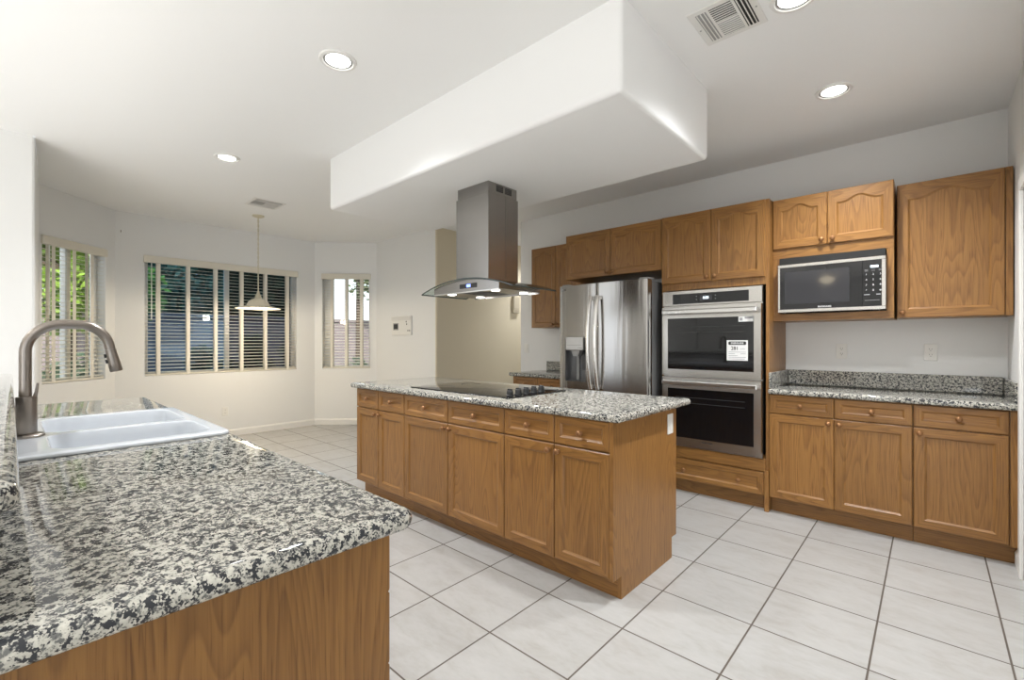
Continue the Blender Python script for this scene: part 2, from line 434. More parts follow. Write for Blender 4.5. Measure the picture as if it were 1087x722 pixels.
# right wall with a cased doorway just inside the frame edge
DY0, DY1 = 2.78, 3.60
mb = MB().box(XR, DY1, 0, XR+.14, YB, ZC).box(XR, 2.49, 0, XR+.14, DY0, ZC).box(XR, DY0, 2.06, XR+.14, DY1, ZC)
struct('wall_right', mb, PW)
struct('wall_right_return', MB().box(XR, 2.35, 0, 3.5, 2.49, ZC), PW)
mb = MB()
for a, b in ((DY1, DY1+.062), (DY0-.062, DY0)): mb.box(XR-.018, a, 0, XR, b, 2.06, bev=.004)
mb.box(XR-.018, DY0-.062, 2.06, XR, DY1+.062, 2.125, bev=.004)
struct('trim_1', mb, PT)
mb = MB().box(XR+.03, DY0+.004, .008, XR+.07, DY1-.004, 2.055)
for z0, z1 in ((.22, .95), (1.1, 1.95)):
    for y0, y1 in ((DY0+.1, DY0+.37), (DY0+.45, DY1-.1)): mb.box(XR+.024, y0, z0, XR+.03, y1, z1, bev=.003)
dr = struct('door_1', mb, PT)
build('door_handle', MB().lathe([(.02, 0), (.02, .012), (.012, .02), (.012, .05), (.027, .06), (.03, .075), (.02, .088), (0, .09)], (XR+.03, DY0+.07, .98), 'x').v and MB().lathe([(.02, .0), (.02, -.012), (.012, -.02), (.012, -.04), (.027, -.048), (.03, -.06), (.02, -.07), (0, -.072)], (XR+.03, DY0+.07, .98), 'x'), NK, dr)
# family room behind the camera
mb = MB().prism([(-6.23, .18), (-6.23, .04), (-4.96, -.02), (-4.96, -.55), (-4.82, -.55), (-4.82, .104), (-4.826, .116), (-4.84, .1205)], 0, ZC)
mb.box(-4.96, -2.9, 0, -4.82, -.55, .4).box(-4.96, -2.9, 2.4, -4.82, -.55, ZC).box(-4.96, -5.5, 0, -4.82, -2.9, ZC)
struct('wall_left', mb, PW)
wall('wall_rear', (3.5, -5.5), (-4.82, -5.5), PW, openings=[(.2, 2.9, .4, 2.4)])
wall('wall_family_side', (3.5, 2.35), (3.5, -5.5), PW, openings=[(3.35, 6.05, .35, 2.45)])
# pony wall behind the sink with a granite bar top
struct('wall_pony', MB().box(-3.64, -.17, 0, -.83, -.05, 1.05), PW)
# dropped soffit over the island
sb = MB(); x0, y0, x1, y1, z0 = -3.642, 1.765, -.976, 2.796, 2.338
pr = [(0.022*(1-math.sin(PI/2*i/4)), z0+.022*(1-math.cos(PI/2*i/4))) for i in range(5)] + [(0, ZC)]
sb.loops([[(x, y, z) for x, y in rrect(x0, y0, x1, y1, .022, ins, 4)] for ins, z in pr], smooth=True)
struct('ceiling_soffit', sb, PC)
# baseboards
def base_board(name, a, b, side=1):
    a, b = Vector((*a, 0)), Vector((*b, 0)); d = (b-a); ang = math.atan2(d.y, d.x); X = Matrix.Translation(a) @ Matrix.Rotation(ang, 4, 'Z')
    pf = [(0, 0), (-.014, 0), (-.014, .07), (-.008, .082), (-.004, .088), (0, .09)]
    mb = MB().loops([[(u, y, z) for y, z in pf] for u in (0, d.length)]); mb.v = [X @ v for v in mb.v]
    return struct(name, mb, PT)
base_board('baseboard_nook_left', (-6.23, .18), (-6.85, .80)); base_board('baseboard_nook', (-6.85, .80), (-6.85, 3.09))
base_board('baseboard_nook_right', (-6.85, 3.09), (-6.20, 3.74)); base_board('baseboard_thermostat', (-6.20, 3.74), (-4.752, 3.74))
base_board('baseboard_hall', (-4.75, 3.76), (-4.75, 8.2)); base_board('baseboard_right', (XR, 3.825), (XR, DY1+.062)); base_board('baseboard_back', (-3.78, YB), (-3.43, YB))

# ------------------------------------------------------------------ bay windows and their blinds (built in the wall's own frame)
def window(idx, p0, ang, s0, s1, panes, mull):
    X = Matrix.Translation((*p0, 0)) @ Matrix.Rotation(ang, 4, 'Z'); f = MB(); D0, D1 = .085, .135
    def bx(a, y0, z0, b, y1, z1, bev=.003): f.box(a, y0, z0, b, y1, z1, 0, bev, 1, X)
    t = .042
    bx(s0, D0, WZ0, s0+t, D1, WZ1); bx(s1-t, D0, WZ0, s1, D1, WZ1); bx(s0+t, D0, WZ0, s1-t, D1, WZ0+t); bx(s0+t, D0, WZ1-t, s1-t, D1, WZ1)
    for m in mull: bx(m-.028, D0-.006, WZ0+t, m+.028, D1, WZ1-t)
    w = struct('window_%d' % idx, f, VINYL)
    for k, (a, b, mat) in enumerate(panes):
        g = MB().box(a, .112+.012*k, WZ0+t-.004, b, .116+.012*k, WZ1-t+.004, xf=X); build('window_pane', g, mat, w)
    return w
def blind(label, p0, ang, s0, s1, tapes, wand, tilt=8):
    T = thing('window_blind', label, 'window blind', (*p0, 0), ang, 'cream slatted blinds in the window bay')
    a, b = s0+.006, s1-.006
    build('valance', MB().box(s0-.012, -.022, WZ1-.078, s1+.012, -.004, WZ1+.006, bev=.004).box(s0-.012, -.004, WZ1-.078, s0+.0, .0, WZ1+.006), BLIND, T, local=True)
    build('headrail', MB().box(a, .004, WZ1-.05, b, .056, WZ1-.003), BLIND, T, local=True)
    m = MB(); n = 32; zt, zb = WZ1-.075, WZ0+.042; th = math.radians(tilt)
    for i in range(n):
        z = zt + (zb-zt)*i/(n-1); h = .0245
        dy, dz = h*math.cos(th), h*math.sin(th)
        yc = .033
        m.add([(a, yc-dy, z-dz), (b, yc-dy, z-dz), (b, yc+dy, z+dz), (a, yc+dy, z+dz), (a, yc-dy, z-dz+.003), (b, yc-dy, z-dz+.003), (b, yc+dy, z+dz+.003), (a, yc+dy, z+dz+.003)],
              [[0, 3, 2, 1], [4, 5, 6, 7], [0, 1, 5, 4], [1, 2, 6, 5], [2, 3, 7, 6], [3, 0, 4, 7]])
    build('slats', m, BLIND, T, local=True)
    build('bottom_rail', MB().box(a, .006, WZ0+.004, b, .058, WZ0+.026, bev=.003), BLIND, T, local=True)
    for t in tapes:
        build('ladder_tape', MB().box(t-.019, .004, WZ0+.02, t+.019, .0055, WZ1-.05).box(t-.019, .0605, WZ0+.02, t+.019, .062, WZ1-.05), TAPE, T, local=True)
    if wand is not None:
        build('tilt_wand', MB().tube([(wand, -.008, WZ1-.08), (wand, -.009, WZ1-.75)], .005, 8), WPL, T, local=True)
    return T
A1 = PI/2; A0 = math.radians(135); A2 = math.radians(45)
window(1, (-6.23, .18), A0, .03, .745, [(.06, .41, GCLR), (.36, .715, GCLR)], [.385])
window(2, (-6.85, .80), A1, .268, 2.025, [(.30, 1.175, GSCR), (1.12, 1.99, GSC2)], [1.145])
window(3, (-6.85, 3.09), A2, .115, .825, [(.15, .48, GCLR), (.44, .79, GCLR)], [.185])
o = (-6.23, .18)
blind('narrow cream blind on the bay window behind the sink faucet, bright green leaves showing through', o, A0, .03, .745, [.15, .375, .585], .095)
blind('wide cream blind on the big dark middle bay window behind the hanging lamp', (-6.85, .80), A1, .268, 2.025, [.40, .70, 1.0, 1.305, 1.605, 1.90], .33)
blind('narrow cream blind on the bay window nearest the wall control panel, pale sky showing through', (-6.85, 3.09), A2, .115, .825, [.25, .465, .69], None)

# ------------------------------------------------------------------ cabinet doors, drawers, knobs
def panel(name, parent, u0, u1, z0, z1, yf, sgn, fw=.052, arch=0, drawer=False, t=.019):
    """framed door or drawer front facing -y (sgn=1) or +y (sgn=-1)"""
    NB = 21; iu0, iu1, iz0 = u0+fw, u1-fw, z0+fw
    iz1 = z1-fw-arch if arch else z1-fw
    def shape(s): return .5*(1+math.cos(PI*s/.78)) if abs(s) < .78 else 0
    def loop(a0, a1, b0, b1, d, h=0):
        pts = [(a0, b0), (a1, b0), (a1, b1)]
        for i in range(1, NB): s = 1-2*i/NB; pts.append(((a0+a1)/2+s*(a1-a0)/2, b1+h*shape(s)))
        pts.append((a0, b1)); return [(u, yf+sgn*d, z) for u, z in pts]
    e = .0035; g = .011
    lp = [loop(u0, u1, z0, z1, t), loop(u0, u1, z0, z1, e), loop(u0+e, u1-e, z0+e, z1-e, 0),
          loop(iu0, iu1, iz0, iz1, 0, arch), loop(iu0+.003, iu1-.003, iz0+.003, iz1-.003, .003, arch), loop(iu0+g, iu1-g, iz0+g, iz1-g, .0085, arch)]
    n = len(lp[0])
    def mats(i, k):
        if i in (-1,): return 0
        if i == 5: return 1 if drawer else 0
        return 0 if k in (1, n-1) else 1
    return build(name, MB().loops(lp, mats=mats), [WV, WX], parent)
def knob(parent, u, z, yf, sgn, mat=None):
    pr = [(.0, -.002), (.0085, -.002), (.0085, .003), (.0055, .006), (.0055, .013), (.010, .016), (.0155, .020), (.0165, .025), (.0140, .030), (.008, .0335), (0, .0345)]
    build('knob', MB().lathe(pr, (u, yf, z), '-y' if sgn == 1 else 'y', 16), mat or KNOB, parent)
GAP = .0025
def base_cabinet(label, group, x0, x1, yf, yb, sgn, splits, knobs, zt=.874, zd=.722, zb=.118, ztop=.8755, loc=None, filler=(0, 0), drawers=True, end=None, bank=False):
    """base unit: carcass on a recessed toe kick, a drawer above each door"""
    T = thing('base_cabinet', label, 'cabinet', ((x0+x1)/2, (yf+yb)/2, 0), 0, group)
    ya = yf+sgn*.0195
    build('carcass', MB().box(x0, min(ya, yb), .113, x1, max(ya, yb), ztop), [WV], T)
    tk = yf+sgn*.078
    build('toe_kick', MB().box(x0+(.0 if end != 'l' else .0), min(tk, yb-sgn*.03), 0, x1, max(tk, yb-sgn*.03), .113), [WX], T)
    for i in range(len(splits)-1):
        a, b = splits[i]+GAP, splits[i+1]-GAP
        if bank:
            zs = [.118, .345, .558, .715, .872]
            for j in range(4):
                d = panel('drawer', T, a, b, zs[j]+GAP, zs[j+1]-GAP, yf, sgn, .035, 0, True); knob(d, (a+b)/2, (zs[j]+zs[j+1])/2, yf+sgn*.008, sgn)
            continue
        d = panel('drawer', T, a, b, zd+.004, zt-.002, yf, sgn, .036, 0, True); knob(d, (a+b)/2, (zd+zt)/2, yf+sgn*.0085, sgn)
        d = panel('door', T, a, b, zb, zd-.004, yf, sgn, .05)
        ku = b-.028 if knobs[i] == 'r' else a+.028
        knob(d, ku, zd-.034, yf, sgn)
    return T
# --- island
isg = 'oak cabinets of the island'
IX = [-3.509, -3.179, -2.831, -2.338, -1.829, -1.466, -1.134]
YF, YI = 1.933, 2.662
base_cabinet('leftmost of the three island cabinets, two slim oak doors under two small drawers', isg, IX[0], IX[2]-.001, YF, YI, 1, IX[0:3], 'rl')
base_cabinet('middle of the three island cabinets, two wide oak doors below the black cooktop', isg, IX[2], IX[4]-.001, YF, YI, 1, IX[2:5], 'rl')
T = base_cabinet('rightmost of the three island cabinets, with the plain oak end panel facing the walkway', isg, IX[4], IX[6]-.0005, YF, YI, 1, IX[4:7], 'rl')
ep = [(YF+.078, 0), (YI-.062, 0), (YI-.062, .118), (YI, .118), (YI, .876), (YF, .876), (YF, .113), (YF+.078, .113)]
build('end_panel', MB().prism(ep, IX[6], -1.114, 'yz'), [WV], T)
ct = MB(); slab(ct, -3.575, 1.902, -1.066, 2.785, .876, .914, .03, .016)
tag(build('island_countertop', ct, GR, origin=(-2.32, 2.34, .876)), 'long speckled granite countertop on the oak island, under the range hood', 'countertop')
# outlet on the end panel
def outlet(label, pos, facing, rocker=False, mat=WPL, group=None, w=.07, h=.115, cat='outlet', name='wall_outlet'):
    ang = {'-y': 0, '+x': PI/2}[facing]
    T = thing(name, label, cat, pos, ang, group)
    build('cover_plate', MB().box(-w/2, -.006, -h/2, w/2, 0, h/2, bev=.0025), mat, T, local=True)
    if rocker: build('rocker', MB().box(-.017, -.010, -.034, .017, -.006, .034, bev=.002), mat, T, local=True)
    else:
        for s in (1, -1):
            r = build('socket', MB().prism(rrect(-.0165, s*.0195-.014, .0165, s*.0195+.014, .011), -.0085, -.006, 'xz'), mat, T, local=True)
            sl = MB().box(-.0075, -.0089, s*.0195-.001, -.0055, -.0085, s*.0195+.008).box(.0055, -.0089, s*.0195-.001, .0075, -.0085, s*.0195+.007).lathe([(0, 0), (.0024, 0), (.0024, .0004), (0, .0004)], (0, -.0085, s*.0195-.0075), '-y', 10)
            build('slots', sl, SLOT, r, local=True)
    return T
outlet('white rocker switch plate on the oak end panel of the island', (-1.114, 2.573, .783), '+x', True, cat='switch', name='light_switch')
# cooktop
T = thing('cooktop', 'black glass electric cooktop set into the island countertop', 'cooktop', (-2.37, 2.305, .914))
cx0, cx1, cy0, cy1 = -2.872, -1.862, 2.012, 2.60
g = MB(); slab(g, cx0, cy0, cx1, cy1, .9142, .9215, .012, .003); build('glass_top', g, BLK, T)
for x, y, r in ((-2.68, 2.17, .09), (-2.68, 2.45, .075), (-2.18, 2.17, .075), (-2.18, 2.45, .10), (-2.43, 2.31, .06)):
    build('burner_ring', MB().lathe([(r-.002, 0), (r, .0003), (r-.002, .0003)], (x, y, .9214), 'z', 40, caps=False), DKG, T)
for i, (x, y) in enumerate(((-1.922, 2.085), (-1.922, 2.162), (-1.922, 2.239), (-1.922, 2.316), (-1.922, 2.393))):
    k = build('knob', MB().lathe([(.026, 0), (.026, .006), (.021, .010), (.0205, .030), (.018, .034), (0, .035)], (x, y, .9215), 'z', 20), BLKM, T)
    build('grip', MB().box(x-.019, y-.005, .955, x+.019, y+.005, .966, bev=.002), BLKM, k)

# --- range wall: base units and counter
bg_ = 'oak base cabinets under the right counter'
YD, TOE = 3.758, .078
base_cabinet('oak base cabinet beside the ovens, two doors below two drawers', bg_, -.876, -.081, YD, YB-.001, 1, [-.876, -.482, -.081], 'rl', zt=.871, zd=.733)
T = base_cabinet('single door oak base cabinet in the corner by the right wall', bg_, -.079, XR-.002, YD, YB-.001, 1, [-.079, .326], 'l', zt=.871, zd=.733)
build('filler_strip', MB().box(.329, YD+.004, .113, XR-.003, YD+.019, .874), [WV], T)
ct = MB(); slab(ct, -.876, 3.722, XR-.001, YB-.001, .876, .914, .006, .014)
C2 = build('counter_slab', ct, GR); C2T = thing('granite_countertop', 'speckled granite counter with low backsplash below the microwave', 'countertop', (-.255, 4.01, .876))
def reparent(o, t):
    o.parent = t; o.matrix_parent_inverse = wm(t).inverted(); MATX[o.name] = wm(t)
reparent(C2, C2T)
build('backsplash', MB().box(-.856, YB-.021, .9145, .344, YB-.001, 1.03, bev=.004).box(-.876, 3.75, .9145, -.857, YB-.001, 1.03, bev=.004).box(.345, 3.75, .9145, XR-.001, YB-.001, 1.03, bev=.004), GR, C2T)
# --- oven tower
OX0, OX1 = -1.702, -.8785
T = thing('oven_cabinet', 'tall oak cabinet holding the double oven, arched doors above and one drawer below', 'cabinet', (-1.29, 4.04, 0))
fy = YD+.0195
m = MB()
m.box(OX0, fy, .113, OX0+.022, YB-.001, 2.315); m.box(OX1-.022, fy, 0, OX1, YB-.001, 2.315)
m.box(OX0+.022, fy, 1.685, OX1-.022, YB-.001, 2.315); m.box(OX0+.022, fy, .113, OX1-.022, YB-.001, .388)
m.box(OX0+.022, YB-.02, .388, OX1-.022, YB-.001, 1.685)
build('carcass', m, [WV], T)
build('toe_kick', MB().box(OX0, YD+TOE, 0, OX1-.023, YB-.05, .113), [WX], T)
build('drawer_rail', MB().box(OX0+.002, YD+.006, .296, OX1-.022, fy, .386, bev=.002), [WX], T)
build('corner_stile', MB().box(OX1-.030, YD+.002, 0, OX1, fy, .30, bev=.002), [WV], T)
for i, (a, b) in enumerate(((OX0+.003, -1.292), (-1.288, OX1-.026))):
    d = panel('door', T, a, b, 1.742, 2.312, YD, 1, .052, .038); knob(d, b-.03 if i == 0 else a+.03, 1.775, YD, 1)
d = panel('drawer', T, OX0+.01, OX1-.034, .118, .285, YD, 1, .036, 0, True)
for u in (-1.507, -1.085): knob(d, u, .2, YD+.0085, 1)
# double oven
T = thing('double_wall_oven', 'stainless steel double wall oven with two black glass doors', 'oven', (-1.299, 3.9, .39))
ex0, ex1 = -1.68, -.917; ym = (ex0+ex1)/2
build('oven_body', MB().box(ex0+.025, 3.778, .392, ex1-.025, 4.25, 1.68), BLKM, T)
build('trim_frame', MB().box(ex0, 3.748, .392, ex1, 3.777, .43).box(ex0, 3.760, .43, ex1, 3.777, 1.675), [SS], T)
cp = build('control_panel', MB().box(ex0, 3.738, 1.552, ex1, 3.76, 1.675, bev=.003), SS, T)
build('control_glass', MB().box(-1.592, 3.7355, 1.566, -1.007, 3.738, 1.648), BLK, cp)
build('display', MB().box(-1.37, 3.7350, 1.588, -1.275, 3.7355, 1.63), plain('display_grey', (.05, .05, .055), .2), cp)
text('display_digits', '0:28', .026, DISP, cp, (-1.322, 3.7346, 1.608), bold=.0006)
for u in (-1.395, -1.248):
    for z in (1.597, 1.622): build('touch_mark', MB().box(u-.004, 3.7352, z-.0025, u+.004, 3.7355, z+.0025), GINK, cp)
def oven_door(z0, z1, w0, w1, hz):
    D = build('oven_door', MB().loops([[(u, 3.722 if k else 3.758, z) for u, z in ((ex0+i, z0+i), (ex1-i, z0+i), (ex1-i, z1-i), (ex0+i, z1-i))] for k, i in ((0, 0), (1, 0.003))]), SS, T)
    build('oven_window', MB().box(-1.628, 3.719, w0, -.969, 3.722, w1, bev=.001), BLK, D)
    inner = MB()
    for z in (w1-.07, w1-.115): inner.box(-1.56, 3.7186, z-.0012, -1.03, 3.719, z+.0012)
    build('rack_lines', inner, plain('rack_grey', (.06, .06, .06), .4), D)
    hb = MB().box(-1.655, 3.655, hz-.019, -.932, 3.679, hz+.019, bev=.008, seg=3)
    for u in (-1.63, -.958): hb.box(u-.014, 3.679, hz-.014, u+.014, 3.722, hz+.014, bev=.003)
    build('door_handle', hb, [CHR], D); return D
d1 = oven_door(.976, 1.543, 1.03, 1.448, 1.497)
d2 = oven_door(.432, .968, .472, .872, .922)
text('brand_lettering', 'FRIGIDAIRE', .017, INK, d2, (-1.31, 3.7215, .450), bold=.0002)
st = build('energy_label', MB().box(-1.158, 3.7182, 1.113, -1.008, 3.719, 1.268), WHT, d1)
build('label_header', MB().prism(rrect(-1.146, 1.232, -1.020, 1.258, .008), 3.7178, 3.7182, 'xz'), INK, st)
text('label_title', 'ENERGUIDE', .017, WHT, st, (-1.083, 3.7176, 1.245), bold=.0004)
text('label_number', '281', .036, INK, st, (-1.10, 3.7179, 1.205), bold=.0006)
text('label_unit', 'kWh', .017, GINK, st, (-1.045, 3.7179, 1.201))
ln = MB()
for z, a, b in ((1.178, -1.145, -1.022), (1.165, -1.145, -1.1), (1.165, -1.06, -1.022), (1.15, -1.145, -1.08), (1.138, -1.145, -1.022), (1.125, -1.145, -1.03)): ln.box(a, 3.7179, z-.0016, b, 3.7182, z+.0016)
build('label_lines', ln, GINK, st)
s2 = build('corner_sticker', MB().box(-1.074, 3.7182, 1.408, -.972, 3.719, 1.447), WHT, d1)
build('sticker_block', MB().box(-1.03, 3.7178, 1.43, -.974, 3.7182, 1.445).box(-1.066, 3.7178, 1.416, -1.045, 3.7182, 1.438), GINK, s2)

# --- fridge and the cabinets around it
T = thing('wall_cabinet', 'orange oak wall cabinet directly above the refrigerator, two arched doors', 'cabinet', (-2.205, 4.04, 1.87))
build('carcass', MB().box(-2.703, fy, 1.872, OX0-.001, YB-.001, 2.312), [WV], T)
for i, (a, b) in enumerate(((-2.701, -2.199), (-2.195, OX0-.004))):
    d = panel('door', T, a, b, 1.872, 2.309, YD, 1, .052, .038); knob(d, b-.03 if i == 0 else a+.03, 1.905, YD, 1)
FX0, FX1, FXM, FYF = -2.642, -1.738, -2.222, 3.555
T = thing('refrigerator', 'stainless steel french door refrigerator with water dispenser', 'refrigerator', (-2.19, 3.95, 0))
build('case', MB().box(FX0+.004, 3.665, .02, FX1-.004, YB-.03, 1.775, bev=.004), SIDE, T)
for u in (FX0+.05, FX1-.12):
    for y in (3.70, 4.10): build('foot', MB().box(u, y, 0, u+.07, y+.08, .02), BLKM, T)
def fcurve(x): s = (x-(FX0+FX1)/2)/((FX1-FX0)/2); return FYF + .020*s*s
def fridge_front(name, x0, x1, z0, z1, hole=None):
    xs = [x0+(x1-x0)*i/14 for i in range(15)]; zs = [z0, z1]
    if hole:
        hx0, hx1, hz0, hz1 = hole
        xs = sorted([x for x in xs if abs(x-hx0) > .012 and abs(x-hx1) > .012] + [hx0, hx1]); zs = [z0, hz0, hz1, z1]
    mb = MB(); yb_ = 3.655
    e = .008
    def Y(x):
        y = fcurve(x)
        d = min(x-x0, x1-x); return y + (e*(1-math.sqrt(max(0, 1-(1-d/e)**2))) if d < e else 0)
    xs = sorted(set(xs) | {x0+.002, x0+.005, x0+.008, x1-.002, x1-.005, x1-.008})
    nx = len(xs); V = []; F = []; idx = {}
    for j, z in enumerate(zs):
        for i, x in enumerate(xs): idx[i, j] = len(V); V.append((x, Y(x), z))
    for j in range(len(zs)-1):
        for i in range(nx-1):
            if hole and xs[i] >= hx0-1e-6 and xs[i+1] <= hx1+1e-6 and j == 1: continue
            F.append([idx[i, j], idx[i+1, j], idx[i+1, j+1], idx[i, j+1]])
    mb.add(V, F, 0, True)
    B = len(mb.v); J = len(zs)-1
    back = [(x, yb_, z) for z in (z0, z1) for x in (x0, x1)]
    bot = [(x, Y(x), z0) for x in xs] + [(x1, yb_, z0), (x0, yb_, z0)]; top = [(x, Y(x), z1) for x in xs] + [(x1, yb_, z1), (x0, yb_, z1)]
    mb.add(bot, [list(range(len(bot)))]); mb.add(top, [list(range(len(top)))])
    for x in (x0, x1): mb.add([(x, Y(x), z) for z in zs] + [(x, yb_, z1), (x, yb_, z0)], [list(range(len(zs)+2))])
    mb.add([(x0, yb_, z0), (x1, yb_, z0), (x1, yb_, z1), (x0, yb_, z1)], [[0, 1, 2, 3]])
    o = build(name, mb, [SF, DKG], T)
    return o
FT = 1.783
dx0, dx1, dz0, dz1 = -2.572, -2.335, .885, 1.285
ld = fridge_front('door', FX0, FXM-.003, .735, FT, (dx0, dx1, dz0, dz1))
rd = fridge_front('door', FXM+.003, FX1, .735, FT)
fd1 = fridge_front('freezer_drawer', FX0, FX1, .405, .727); fd2 = fridge_front('freezer_drawer', FX0, FX1, .075, .397)
# recessed dispenser
rb = 3.632
m = MB(); F4 = lambda *p: m.add(list(p), [[0, 1, 2, 3]])
fr = lambda x: fcurve(x)+.0005
F4((dx0, rb, dz0), (dx1, rb, dz0), (dx1, rb, dz1), (dx0, rb, dz1))
F4((dx0, fr(dx0), dz0), (dx0, rb, dz0), (dx0, rb, dz1), (dx0, fr(dx0), dz1)); F4((dx1, fr(dx1), dz0), (dx1, rb, dz0), (dx1, rb, dz1), (dx1, fr(dx1), dz1))
F4((dx0, fr(dx0), dz0), (dx1, fr(dx1), dz0), (dx1, rb, dz0), (dx0, rb, dz0)); F4((dx0, fr(dx0), dz1), (dx1, fr(dx1), dz1), (dx1, rb, dz1), (dx0, rb, dz1))
rc = build('dispenser_recess', m, plain('recess_grey', (.16, .16, .16), .3, .4), ld)
build('dispenser_panel', MB().box(-2.545, 3.535, 1.175, -2.352, 3.60, 1.30, bev=.006, seg=2), plain('dispenser_silver', (.52, .51, .49), .32, .7), rc)
mk = MB().box(-2.53, 3.5345, 1.222, -2.37, 3.535, 1.2235)
for k in range(3): mk.box(-2.405+.017*k, 3.5345, 1.197, -2.395+.017*k, 3.535, 1.201)
build('panel_marks', mk, INK, rc)
build('spout', MB().prism([(-2.495, 1.175), (-2.395, 1.175), (-2.42, 1.12), (-2.47, 1.12)], 3.552, 3.61, 'xz'), GRY, rc)
build('paddle', MB().box(-2.41, 3.60, .995, -2.352, 3.612, 1.135, bev=.005), DKG, rc)
build('water_guide', MB().box(-2.475, 3.615, .895, -2.445, 3.63, 1.12, bev=.003), GRY, rc)
build('drip_tray', MB().box(dx0+.01, 3.575, dz0+.001, dx1-.01, rb-.004, dz0+.008), DKG, rc)
def handle(parent, x, z0, z1, horiz=False, lean=0):
    n = 18; pts = []
    for i in range(n+1):
        s = i/n; b = math.sin(PI*s)
        d = .030+.042*b**.6
        pts.append((x+lean*b, fcurve(x)-d, z0+(z1-z0)*s))
    m = MB().tube(pts, .018, 12, flat=.8)
    for z in (z0+.02, z1-.02): m.box(x-.011, fcurve(x)-.034, z-.014, x+.011, fcurve(x)+.003, z+.014, bev=.003)
    build('door_handle', m, plain('handle_satin', (.78, .76, .73), .25, .9), parent)
handle(ld, -2.258, .83, 1.665, lean=-.008); handle(rd, -2.185, .83, 1.665, lean=-.008)
for fd, z in ((fd1, .675), (fd2, .345)):
    m = MB().tube([(x, fcurve(x)-.052, z) for x in [FX0+.08+(FX1-FX0-.16)*i/10 for i in range(11)]], .0135, 10)
    for x in (FX0+.1, FX1-.1): m.box(x-.012, fcurve(x)-.05, z-.01, x+.012, fcurve(x)+.003, z+.01)
    build('door_handle', m, CHR, fd)
for x in (FX0+.05, FX1-.05): build('hinge_cover', MB().box(x-.04, 3.60, FT+.001, x+.04, 3.72, FT+.018, bev=.005), GRY, T)
m = build('maker_mark', MB().lathe([(0, 0), (.009, 0), (.009, .001), (0, .001)], (-2.603, fcurve(-2.6), 1.748), '-y', 20), GINK, ld)
text('maker_lettering', 'LG', .022, INK, ld, (-2.575, fcurve(-2.575)-.0012, 1.748), bold=.0005)
# --- far counter and wall cabinet left of the fridge
base_cabinet('low oak base cabinet left of the refrigerator, mostly hidden behind the island', 'oak cabinets left of the refrigerator', -3.42, -2.70, YD, YB-.001, 1, [-3.42, -3.073, -2.70], 'rl')
C3 = thing('granite_countertop', 'short speckled granite counter left of the refrigerator', 'countertop', (-3.07, 4.01, .876))
ct = MB(); slab(ct, -3.455, 3.722, -2.67, YB-.001, .876, .914, .015, .014); build('counter_slab', ct, GR, C3)
build('backsplash', MB().box(-3.36, YB-.021, .9145, -2.67, YB-.001, 1.022, bev=.004), GR, C3)
T = thing('wall_cabinet', 'oak wall cabinet left of the refrigerator, above the short counter', 'cabinet', (-3.05, 4.17, 1.41))
build('carcass', MB().box(-3.39, 4.0595, 1.412, -2.707, YB-.001, 2.315), [WV], T)
for i, (a, b) in enumerate(((-3.388, -3.044), (-3.04, -2.709))):
    d = panel('door', T, a, b, 1.412, 2.312, 4.04, 1, .052, .038); knob(d, b-.03 if i == 0 else a+.03, 1.445, 4.04, 1)
# --- microwave cabinet, microwave, corner wall cabinet
YM = 3.86
T = thing('wall_cabinet', 'oak wall cabinet around the microwave, two short arched doors on top', 'cabinet', (-.53, 4.08, 1.41))
my = YM+.0195; mx0, mx1 = -.8775, -.176
m = MB().box(mx0, my, 1.412, mx0+.045, YB-.001, 1.90).box(mx1-.036, my, 1.412, mx1, YB-.001, 1.90).box(mx0+.045, my, 1.412, mx1-.036, YB-.001, 1.462).box(mx0, my, 1.90, mx1, YB-.001, 2.315).box(mx0+.045, YB-.02, 1.462, mx1-.036, YB-.001, 1.90)
build('carcass', m, [WV, WX], T)
for za, zb_ in ((1.412, 1.461), (1.872, 1.94)): build('face_rail', MB().box(mx0+.001, my-.003, za, mx1-.001, my, zb_), [WX], T)
for i, (a, b) in enumerate(((mx0+.004, -.536), (-.532, mx1-.001))):
    d = panel('door', T, a, b, 1.945, 2.312, YM, 1, .052, .035); knob(d, b-.03 if i == 0 else a+.03, 1.977, YM, 1)
T = thing('microwave', 'black microwave with silver frame built into the oak wall cabinet', 'microwave', (-.525, 4.0, 1.464))
wx0, wx1, wz0, wz1 = -.832, -.213, 1.470, 1.818
build('body', MB().box(wx0+.004, 3.846, wz0, wx1-.004, 4.22, wz1-.003), BLKM, T)
for u in (wx0+.06, wx1-.06): build('foot', MB().box(u-.02, 3.88, 1.462, u+.02, 4.15, wz0), BLKM, T)
b_ = .022
fm = MB()
for a, y0, z0, c, y1, z1 in ((wx0, 3.82, wz1-b_, wx1, 3.846, wz1), (wx0, 3.82, wz0, wx1, 3.846, wz0+b_), (wx0, 3.82, wz0+b_, wx0+.014, 3.846, wz1-b_), (wx1-.022, 3.82, wz0+b_, wx1, 3.846, wz1-b_)): fm.box(a, y0, z0, c, y1, z1, bev=.002)
build('front_frame', fm, [SS], T)
dr = build('door', MB().box(wx0+.014, 3.823, wz0+b_, -.335, 3.846, wz1-b_), BLK, T)
build('door_window', MB().box(-.79, 3.8222, 1.53, -.405, 3.823, 1.762), plain('microwave_window', (.022, .022, .026), .06, 0, .6), dr)
text('brand_lettering', 'FRIGIDAIRE', .0155, WINK, dr, (-.545, 3.8226, 1.503), bold=.0002)
build('top_gap_shade', MB().box(wx0+.004, 3.852, wz1, wx1-.004, 3.90, 1.8705), BLKM, T)  # black block giving the open gap above the microwave its dark shade
kp = build('keypad', MB().box(-.333, 3.823, wz0+b_, wx1-.022, 3.846, wz1-b_), BLK, T)
build('display', MB().box(-.292, 3.8226, 1.746, -.252, 3.823, 1.760), DISP, kp)
